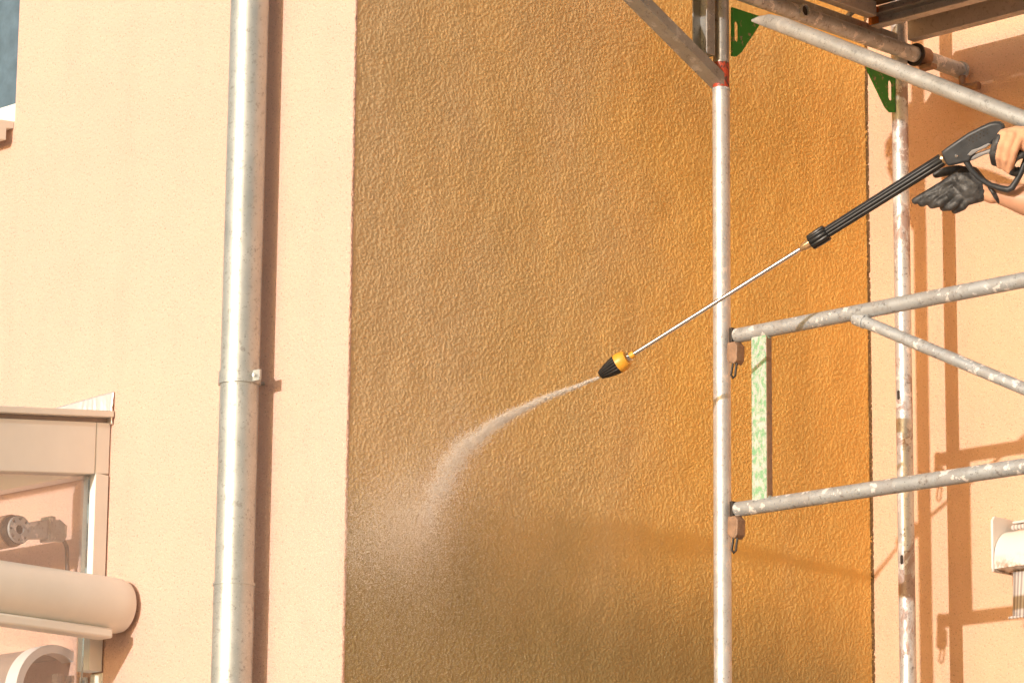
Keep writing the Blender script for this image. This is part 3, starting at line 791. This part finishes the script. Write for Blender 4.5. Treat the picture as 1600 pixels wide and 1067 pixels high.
MB().lathe(A(T[1292]), ga, [(-0.004, 0.0140), (0.01, 0.0150), (T[1473] - T[1292] - 0.06, 0.0168), (T[1473] - T[1292] - 0.004, 0.0172), (T[1473] - T[1292], 0.0150)], 96, 0.16, 8).build('grip_tube', M['black'], gun, ang=50)
MB().lathe(A(T[1473]), ga, [(-0.002, 0.0152), (0.004, 0.0152)], 32).build('grip_seal', M['brass'], gun)
body = [(383, 408), (430, 372), (520, 310), (600, 256), (700, 206), (780, 170), (830, 160), (868, 163), (893, 182), (906, 206), (900, 235), (880, 275), (850, 305), (800, 345), (740, 372), (690, 398), (648, 440), (618, 492), (560, 502), (480, 522), (440, 526), (418, 500), (398, 450)]
holes = []
for r_ in range(3):
    for k in range(5 if r_ != 1 else 6):
        hx = 597 + k * 30 + (r_ * 26) + (0 if r_ != 1 else -4); hy = 297 - k * 17.5 + r_ * 13.5
        uu, vv = g2(hx, hy); holes.append((uu, vv))
me = plate_mesh([g2(x, y) for x, y in body], [], GG, ga, gb, 0.040, 0.007, 4)
gbo = link_world('gun_body', me, M['gun_body'], gun, ang=50)
for uu, vv in holes:
    MB().tube([GG + ga * uu + gb * vv + gn * 0.015, GG + ga * uu + gb * vv + gn * 0.0203], 0.0025, 10).build('vent_hole', M['dark_iron'], gbo)
hnd = [(870, 215), (930, 225), (1010, 285), (1090, 370), (1130, 450), (1120, 490), (1070, 480), (1010, 410), (930, 350), (850, 320)]
link_world('handle', plate_mesh([g2(x, y) for x, y in hnd], [], GG, ga, gb, 0.034, 0.010, 4), M['gun_body'], gun, ang=50)
wedge = [(600, 432), (640, 392), (700, 372), (775, 335), (800, 338), (760, 372), (690, 402), (630, 440)]
link_world('side_panel', plate_mesh([g2(x, y) for x, y in wedge], [], GG + gn * 0.0195, ga, gb, 0.006, 0.002, 3), M['gun_grey'], gun, ang=50)
trg = [(612, 462), (660, 428), (740, 402), (800, 380), (860, 372), (900, 400), (860, 412), (800, 420), (750, 432), (700, 455), (640, 482), (620, 482)]
link_world('trigger', plate_mesh([g2(x, y) for x, y in trg], [], GG + gn * 0.004, ga, gb, 0.022, 0.004, 3), M['gun_grey'], gun, ang=50)
gl_ = [(565, 452, .004), (590, 500, .006), (625, 560, .006), (690, 630, .006), (790, 690, .006), (880, 718, .006), (932, 728, .006), (968, 712, .006), (1005, 655, .006), (1045, 580, .006), (1075, 500, .004), (1095, 450, .0)]
MB().tube([c1(*q) for q in gl_], [0.0085, 0.0082, 0.0075, 0.0072, 0.0072, 0.0078, 0.0085, 0.0085, 0.008, 0.0078, 0.008, 0.009], 16, flat=(gn, 1.25)).build('hand_guard', M['gun_body'], gun, ang=60)
MB().lathe(c1(505, 446, 0.018), gn, [(0, 0.0042), (0.004, 0.0042), (0.005, 0.003)], 14).build('rivet', M['chrome'], gun)
for k in range(9):
    q = c1(508 + k * 12, 398 - k * 5.6, 0.0202)
    MB().box(q, 0.0022, 0.0034 + 0.0016 * (k % 3), 0.0008, (ga, gb, gn)).build('moulded_mark', M['gun_body'], gun)

# ------------------------------------------------------------------ the person working the gun
def capsule(bm, p, q, r0, r1, n=12):
    p = Vector(p); q = Vector(q); d = q - p; L_ = d.length
    if L_ < 1e-6: d = Vector((0, 0, 1)); L_ = 1e-5
    d = d.normalized(); u, v = perp(d)
    prof = [(-math.cos(a) * r0, math.sin(a) * r0) for a in [math.pi / 2 * k / 4 for k in range(5)]] + \
           [(L_ + math.sin(a) * r1, math.cos(a) * r1) for a in [math.pi / 2 * k / 4 for k in range(5)]]
    rings = []
    for t, r in prof:
        if r < 1e-6: rings.append([bm.verts.new(p + d * t)])
        else: rings.append([bm.verts.new(p + d * t + u * (math.cos(2 * math.pi * k / n) * r) + v * (math.sin(2 * math.pi * k / n) * r)) for k in range(n)])
    for a_, b_ in zip(rings[:-1], rings[1:]):
        for k in range(n):
            k2 = (k + 1) % n
            if len(a_) == 1: bm.faces.new((a_[0], b_[k2], b_[k]))
            elif len(b_) == 1: bm.faces.new((a_[k], a_[k2], b_[0]))
            else: bm.faces.new((a_[k], a_[k2], b_[k2], b_[k]))
def organic(chains, voxel, smooth_it=4, fac=0.5):
    """one continuous skin grown over overlapping tapered limbs"""
    bm = bmesh.new()
    for ch in chains:
        for (p, r0), (q, r1) in zip(ch[:-1], ch[1:]): capsule(bm, p, q, r0, r1)
    bmesh.ops.recalc_face_normals(bm, faces=bm.faces)
    me = bpy.data.meshes.new('tmp'); bm.to_mesh(me); bm.free()
    ob = bpy.data.objects.new('tmp', me); COL.objects.link(ob)
    m1_ = ob.modifiers.new('r', 'REMESH'); m1_.mode = 'VOXEL'; m1_.voxel_size = voxel; m1_.use_smooth_shade = True
    m2_ = ob.modifiers.new('s', 'SMOOTH'); m2_.iterations = smooth_it; m2_.factor = fac
    bpy.context.view_layer.update()
    out = bpy.data.meshes.new_from_object(ob.evaluated_get(bpy.context.evaluated_depsgraph_get()))
    bpy.data.objects.remove(ob); bpy.data.meshes.remove(me)
    return out
def ch(*pts): return [(c1(x, y, c), r) for x, y, c, r in pts]

FOOT = Vector((-4.70, 7.60, ZLOW))
per = thing('person', 'worker in grey shirt and black coated gloves aiming the washer gun', 'person', FOOT)
# left hand: knit back towards us, fingers closed round the trigger
L_hand = [
    ch((880, 285, .028, .0135), (838, 345, .034, .0125), (812, 430, .030, .0115), (822, 500, .012, .0105), (855, 505, -.012, .0095)),
    ch((915, 275, .034, .0140), (880, 360, .041, .0130), (862, 450, .036, .0118), (868, 522, .016, .0108), (905, 515, -.012, .0098)),
    ch((970, 280, .036, .0140), (935, 375, .043, .0128), (915, 470, .038, .0116), (915, 545, .018, .0106), (955, 530, -.012, .0098)),
    ch((1025, 300, .034, .0130), (985, 400, .041, .0118), (960, 490, .036, .0106), (945, 568, .020, .0098), (985, 560, -.008, .0090)),
    ch((900, 268, .022, .0150), (1010, 262, .018, .0210), (1110, 290, .016, .0260), (1190, 330, .014, .0270)),
    ch((960, 270, .022, .0190), (1060, 275, .020, .0240), (1190, 330, .014, .0270)),
    ch((1010, 320, .020, .0200), (1090, 340, .014, .0250), (1190, 335, .012, .0270)),
    ch((1080, 330, .0, .0160), (1000, 290, -.026, .0135), (930, 300, -.030, .0115), (880, 330, -.030, .0100)),
    ch((1190, 330, .014, .0270), (1290, 365, .014, .0280)),
]
me = organic(L_hand, 0.0028, 3, 0.45)
gl1 = link_world('glove', me, [M['glove_knit'], M['glove_black']], per, smooth=True, ang=180)
off = root_loc(per)
cen = [c1(1070, 400, 0.0) - off, ]
_ch = [c1(x, y, c) - off for x, y, c in ((862, 310, .032), (838, 345, .034), (812, 430, .030), (822, 500, .012), (855, 505, -.012))]
idx_pts = [a_.lerp(b_, t / 8) for a_, b_ in zip(_ch[:-1], _ch[1:]) for t in range(9)]
for p in gl1.data.polygons:
    q = p.center
    coated = (q - cen[0] + Vector((0, 0, 0))).dot(gn) < 0.016 and True
    rel = q + off - GG
    c_ = rel.dot(gn)
    black = c_ < 0.012
    # the first finger is dipped all round
    dmin = min((q - a).length for a in idx_pts)
    u_ = rel.dot(ga); v_ = rel.dot(gb)
    if dmin < 0.0152: black = True
    p.material_index = 1 if black else 0
# thick rolled palm coating that shows below the fist
ro = organic([ch((962, 585, .020, .0085), (955, 530, .026, .0095), (985, 470, .028, .0098), (1040, 440, .026, .0098), (1110, 440, .020, .0095)),
              ch((962, 585, .020, .0085), (1000, 598, .012, .0080), (1020, 560, .0, .0075))], 0.0028, 3)
link_world('glove_palm', ro, M['glove_black'], per, ang=180)
# right hand: palm towards us, held open under the lance
o_ = -0.045
R_hand = [
    ch((560, 640, o_, .0270), (660, 700, o_, .0270), (745, 725, o_, .0205)),
    ch((500, 640, o_, .0200), (600, 730, o_ + .004, .0270), (700, 760, o_ + .004, .0210)),
    ch((640, 600, o_ - .004, .0200), (690, 680, o_, .0230)),
    ch((520, 770, o_ + .004, .0200), (600, 800, o_ + .006, .0190), (700, 770, o_, .0200)),
    ch((450, 720, o_ - .004, .0170), (520, 790, o_, .0190)),
    ch((500, 625, o_, .0150), (400, 690, o_ + .008, .0130), (280, 757, o_ + .012, .0115), (158, 822, o_ + .010, .0092)),
    ch((490, 690, o_, .0150), (390, 750, o_ + .012, .0128), (290, 805, o_ + .020, .0115), (215, 842, o_ + .010, .0100)),
    ch((510, 740, o_ + .004, .0150), (430, 800, o_ + .022, .0128), (365, 838, o_ + .028, .0116), (300, 855, o_ + .012, .0108)),
    ch((560, 780, o_ + .008, .0140), (500, 842, o_ + .026, .0118), (450, 872, o_ + .026, .0108), (395, 878, o_ + .010, .0100)),
    ch((590, 820, o_ + .012, .0120), (555, 868, o_ + .020, .0112), (490, 902, o_ + .012, .0094)),
    ch((630, 600, o_ - .004, .0170), (520, 568, o_ - .014, .0145), (420, 577, o_ - .022, .0125), (335, 602, o_ - .024, .0100)),
]
me = organic(R_hand, 0.0026, 2, 0.4)
gl2 = link_world('glove', me, M['glove_black'], per, smooth=True, ang=180)
cuff = organic([ch((735, 708, o_, .0215), (800, 725, o_ - .004, .0235)), ch((735, 752, o_, .0215), (805, 772, o_ - .004, .0235))], 0.003, 2)
link_world('glove_cuff', cuff, M['glove_knit'], per, ang=180)
ring_ = []
for k in range(25):
    a = 2 * math.pi * k / 24
    ring_.append(c1(812 + 10 * math.cos(a), 748, o_ - .004) + gn * (0.0265 * math.cos(a)) + gb * (0.0310 * math.sin(a)))
MB().tube(ring_, 0.0060, 8, cap=False).build('glove_band', M['glove_black'], per, ang=60)
# body
def ik(s_, e_, l1, l2, bend):
    s_ = Vector(s_); e_ = Vector(e_); d = e_ - s_; D_ = min(d.length, (l1 + l2) * 0.999); dn = d.normalized()
    a = (l1 * l1 - l2 * l2 + D_ * D_) / (2 * D_); h_ = math.sqrt(max(0.0, l1 * l1 - a * a))
    b_ = (bend - dn * bend.dot(dn)).normalized()
    return s_ + dn * a + b_ * h_
wl_ = c1(1290, 365, .014); wrr = c1(790, 745, o_ - .004)
fx, fy, fz = FOOT
shL = Vector((fx - 0.04, fy - 0.19, fz + 1.45)); shR = Vector((fx - 0.10, fy + 0.17, fz + 1.45))
elL = ik(shL, wl_, 0.29, 0.27, Vector((0.5, -0.5, -1.0)))
foreR = c1(1090, 815, o_ - .004)
elR = wrr + (foreR - wrr).normalized() * 0.27
elR2 = ik(shR, wrr, 0.30, 0.28, Vector((0.1, 0.4, -1.0)))
hip = [Vector((fx + 0.02, fy + s_ * 0.095, fz + 0.92)) for s_ in (-1, 1)]
kne = [Vector((fx - 0.05, fy - 0.13, fz + 0.49)), Vector((fx + 0.06, fy + 0.13, fz + 0.49))]
ank = [Vector((fx - 0.02, fy - 0.14, fz + 0.085)), Vector((fx + 0.14, fy + 0.15, fz + 0.085))]
toe = [a + Vector((-0.17, 0, -0.05)) for a in ank]
nk = Vector((fx - 0.05, fy - 0.01, fz + 1.53)); hd = Vector((fx - 0.10, fy - 0.01, fz + 1.66))
bodyc = [
    [(elL, .042), (wl_.lerp(elL, 0.55), .040), (wl_, .027)], [(shL, .054), (elL, .042)],
    [(elR, .050), (wrr.lerp(elR, 0.6), .048), (wrr.lerp(elR, 0.35), .043), (wrr.lerp(elR, 0.12), .030), (wrr, .0225)], [(shR, .054), (elR, .046)],
    [(shL, .06), (nk, .06), (shR, .06)], [(Vector((fx, fy - 0.09, fz + 1.32)), .11), (Vector((fx, fy + 0.09, fz + 1.32)), .11)],
    [(Vector((fx, fy - 0.09, fz + 1.32)), .11), (Vector((fx + 0.02, fy - 0.06, fz + 1.08)), .105), (hip[0], .10)],
    [(Vector((fx, fy + 0.09, fz + 1.32)), .11), (Vector((fx + 0.02, fy + 0.06, fz + 1.08)), .105), (hip[1], .10)],
    [(nk, .055), (hd + Vector((0.02, 0, -0.05)), .055)], [(hd + Vector((0.02, 0, 0.02)), .085), (hd + Vector((-0.03, 0, -0.05)), .068)], [(hd + Vector((0.03, 0, 0.05)), .082), (hd, .082)],
    [(hd + Vector((-0.085, 0, 0.0)), .014), (hd + Vector((-0.108, 0, -0.03)), .016)],
    [(hd + Vector((0.01, -0.082, 0.01)), .014), (hd + Vector((0.005, -0.082, -0.03)), .011)], [(hd + Vector((0.01, 0.082, 0.01)), .014), (hd + Vector((0.005, 0.082, -0.03)), .011)],
]
for h_, k_, a_, t_o in zip(hip, kne, ank, toe): bodyc.append([(h_, .088), (k_, .058), (a_, .042), (t_o, .032)])
link_world('body', organic(bodyc, 0.009, 4), M['skin'], per, ang=180)
shirt = [[(shL, .074), (nk + Vector((0.02, 0, -0.03)), .07), (shR, .074)], [(shL, .070), (shL.lerp(elL, 0.55), .062)], [(shR, .070), (shR.lerp(elR, 0.55), .062)]]
for s_, h_ in ((-1, hip[0]), (1, hip[1])):
    shirt.append([(Vector((fx, fy + s_ * 0.09, fz + 1.32)), .128), (Vector((fx + 0.02, fy + s_ * 0.06, fz + 1.08)), .122), (h_ + Vector((0, 0, 0.03)), .116)])
    shirt.append([(Vector((fx, fy + s_ * 0.09, fz + 1.32)), .128), (Vector((fx, fy, fz + 1.32)), .128)])
link_world('shirt', organic(shirt, 0.012, 4), M['shirt'], per, ang=180)
tro = []
for h_, k_, a_ in zip(hip, kne, ank): tro.append([(h_, .108), (k_, .076), (a_ + Vector((0, 0, 0.03)), .064)])
tro.append([(hip[0], .108), (hip[1], .108)])
link_world('trousers', organic(tro, 0.012, 4), M['trousers'], per, ang=180)
for a_, t_o in zip(ank, toe):
    link_world('boot', organic([[(a_ + Vector((0.02, 0, 0.05)), .058), (a_ + Vector((0.02, 0, -0.035)), .054), (t_o + Vector((0, 0, 0.005)), .044)]], 0.010, 3), M['boots'], per, ang=180)
link_world('hair', organic([[(hd + Vector((0.045, 0, 0.045)), .085), (hd + Vector((-0.01, 0, 0.075)), .074)], [(hd + Vector((0.06, 0, -0.01)), .070), (hd + Vector((0.05, 0, 0.03)), .08)]], 0.010, 3), M['boots'], per, ang=180)

# ------------------------------------------------------------------ water: the jet and the drifting spray
jp = [(936, 590), (900, 604), (860, 619), (820, 637), (790, 653), (760, 673), (735, 692), (712, 716), (697, 741), (687, 768), (676, 795), (662, 822), (645, 852)]
jr = [1.6, 2.4, 3.4, 5.0, 7.0, 10, 14, 19, 22, 22, 22, 27, 36]
hit = atX(662, 822, XO + 0.05)
J0 = atX(936, 590, XO + 0.302)
jh = Vector((hit.x - J0.x, hit.y - J0.y, 0)).normalized(); jn = Vector((-jh.y, jh.x, 0))
def jpl(px, py):
    v = ray(px, py); o = Vector((0, 0, EYE)); return o + v * ((J0 - o).dot(jn) / v.dot(jn))
JP = [jpl(*q) for q in jp]
mpp = lambda P_: (P_ - Vector((0, 0, EYE))).dot(CF) / F_PX
JX = [(p - J0).dot(jh) for p in JP]; JZ = [p.z - J0.z for p in JP]; JR = [r * mpp(p) for r, p in zip(jr, JP)]
xm = max(JX)
s = NT('water_droplets')
s.set(Base_Color=(0.97, 0.88, 0.78), Roughness=0.5)
s.b.inputs['Subsurface Weight'].default_value = 0.0
M['water'] = s.m
rngw = np.random.default_rng(5)
TET = np.array([(1, 1, 1), (1, -1, -1), (-1, 1, -1), (-1, -1, 1)], float) / math.sqrt(3)
TF = np.array([(0, 1, 2), (0, 3, 1), (0, 2, 3), (1, 3, 2)])
def droplets(name, pos, rad, label, stretch=None):
    """a swarm of tiny drops as one mesh; stretch = unit velocities for drawn-out drops"""
    n_ = len(pos)
    q = rngw.standard_normal((n_, 4)); q /= np.linalg.norm(q, axis=1)[:, None]
    w_, x_, y_, z_ = q.T
    Rm = np.stack([np.stack([1 - 2 * (y_ * y_ + z_ * z_), 2 * (x_ * y_ - w_ * z_), 2 * (x_ * z_ + w_ * y_)], -1),
                   np.stack([2 * (x_ * y_ + w_ * z_), 1 - 2 * (x_ * x_ + z_ * z_), 2 * (y_ * z_ - w_ * x_)], -1),
                   np.stack([2 * (x_ * z_ - w_ * y_), 2 * (y_ * z_ + w_ * x_), 1 - 2 * (x_ * x_ + y_ * y_)], -1)], 1)
    vv = np.einsum('nij,kj->nki', Rm, TET) * rad[:, None, None] * 1.35
    if stretch is not None:
        dotv = np.einsum('nki,ni->nk', vv, stretch); vv = vv + dotv[..., None] * stretch[:, None, :] * 2.5
    org = Vector(pos.mean(0))
    vv = vv + pos[:, None, :] - np.array(org)
    ff = (np.arange(n_) * 4)[:, None, None] + TF[None]
    me = bpy.data.meshes.new(name)
    me.vertices.add(n_ * 4); me.vertices.foreach_set('co', vv.reshape(-1).astype(np.float32))
    me.loops.add(n_ * 12); me.loops.foreach_set('vertex_index', ff.reshape(-1).astype(np.int32))
    me.polygons.add(n_ * 4); me.polygons.foreach_set('loop_start', (np.arange(n_ * 4) * 3).astype(np.int32))
    me.update(calc_edges=True); me.materials.append(M['water'])
    o = bpy.data.objects.new(name, me); COL.objects.link(o); o.location = org
    o['kind'] = 'stuff'; o['label'] = label
    return o
# the jet: drops along the bent path, thinning out as it widens
NP = np.array([tuple(p) for p in JP]); seg = np.linalg.norm(np.diff(NP, axis=0), axis=1); cum = np.concatenate([[0], np.cumsum(seg)]); cum /= cum[-1]
def path(t):
    P_ = np.stack([np.interp(t, cum, NP[:, k]) for k in range(3)], -1)
    e_ = 1e-3; D_ = np.stack([np.interp(np.minimum(t + e_, 1), cum, NP[:, k]) - np.interp(np.maximum(t - e_, 0), cum, NP[:, k]) for k in range(3)], -1)
    return P_, D_ / np.linalg.norm(D_, axis=1)[:, None], np.interp(t, cum, JR)
def jet_drops(n_, spread, tpow, rmin, rmax):
    t = rngw.uniform(0, 1, n_ * 2) ** tpow
    t = t[rngw.uniform(0, 1, n_ * 2) < np.clip((1.02 - t) / 0.34, 0, 1) ** 1.3][:n_]; n_ = len(t)
    # ragged strands: modulate by a few travelling waves
    P_, D_, r_ = path(t)
    off_ = rngw.standard_normal((n_, 3)); off_ -= D_ * np.einsum('ni,ni->n', off_, D_)[:, None]
    strand = 0.55 * np.sin(t * 31 + 1.3)[:, None] * np.array([0, 0, 1.0]) + 0.35 * np.sin(t * 57)[:, None] * np.array([0, 0, 1.0])
    P_ = P_ + (off_ * spread + strand * 0.35) * r_[:, None] * 0.62
    return P_, rngw.uniform(rmin, rmax, n_), D_
a_ = jet_drops(24000, 0.75, 0.9, 0.0003, 0.0006); b_ = jet_drops(15000, 1.3, 0.75, 0.00025, 0.0005)
# a close pencil of water just after the mouth
t = rngw.uniform(0, 0.42, 5000); P_, D_, r_ = path(t); P_ = P_ + rngw.standard_normal((5000, 3)) * (r_ * 0.33)[:, None]
pos = np.concatenate([a_[0], b_[0], P_]); rad = np.concatenate([a_[1], b_[1], np.full(5000, 0.0006)]); vel = np.concatenate([a_[2], b_[2], D_])
keep = pos[:, 0] > XO + 0.004
droplets('water_jet', pos[keep], rad[keep], 'white water jet shooting from the nozzle to the wall', vel[keep])
# splash where it strikes, and spray drifting off the wall
def cloud(n_, c, ax, p=1.0):
    d_ = rngw.standard_normal((n_, 3)) * np.array(ax) * 0.5
    # lumpy: keep more drops where a low wave field is high
    ph_ = (np.sin(d_[:, 1] * 17 + 1) * np.sin(d_[:, 2] * 14 + d_[:, 1] * 9) + 1) / 2
    k_ = rngw.uniform(0, 1, n_) < 0.35 + 0.65 * ph_
    q_ = (np.array(c) + d_)[k_]
    q_[:, 0] = np.where(q_[:, 0] < XO + 0.004, 2 * (XO + 0.006) - q_[:, 0], q_[:, 0])
    return q_
sp = np.concatenate([cloud(20000, atX(650, 818, XO + 0.06), (0.08, 0.13, 0.17)), cloud(74000, atX(612, 846, XO + 0.09), (0.12, 0.27, 0.20))])
droplets('splash_cloud', sp, rngw.uniform(0.0003, 0.00055, len(sp)), 'soft white splash cloud where the jet strikes the wall')
ds = np.concatenate([cloud(34000, atX(575, 960, XO + 0.14), (0.20, 0.55, 0.50)), cloud(16000, atX(715, 715, XO + 0.10), (0.13, 0.26, 0.26)),
                     cloud(16000, atX(650, 1010, XO + 0.06), (0.08, 0.5, 0.3)), cloud(36000, atY(290, 900, YL - 0.30), (0.95, 0.40, 0.62))])
in_l = (ds[:, 1] > YL - 0.004) & (ds[:, 0] < XO + 0.004)
ds = ds[~in_l]
droplets('drifting_spray', ds, rngw.uniform(0.00025, 0.0005, len(ds)), 'thin drifting spray in front of the wall corner')
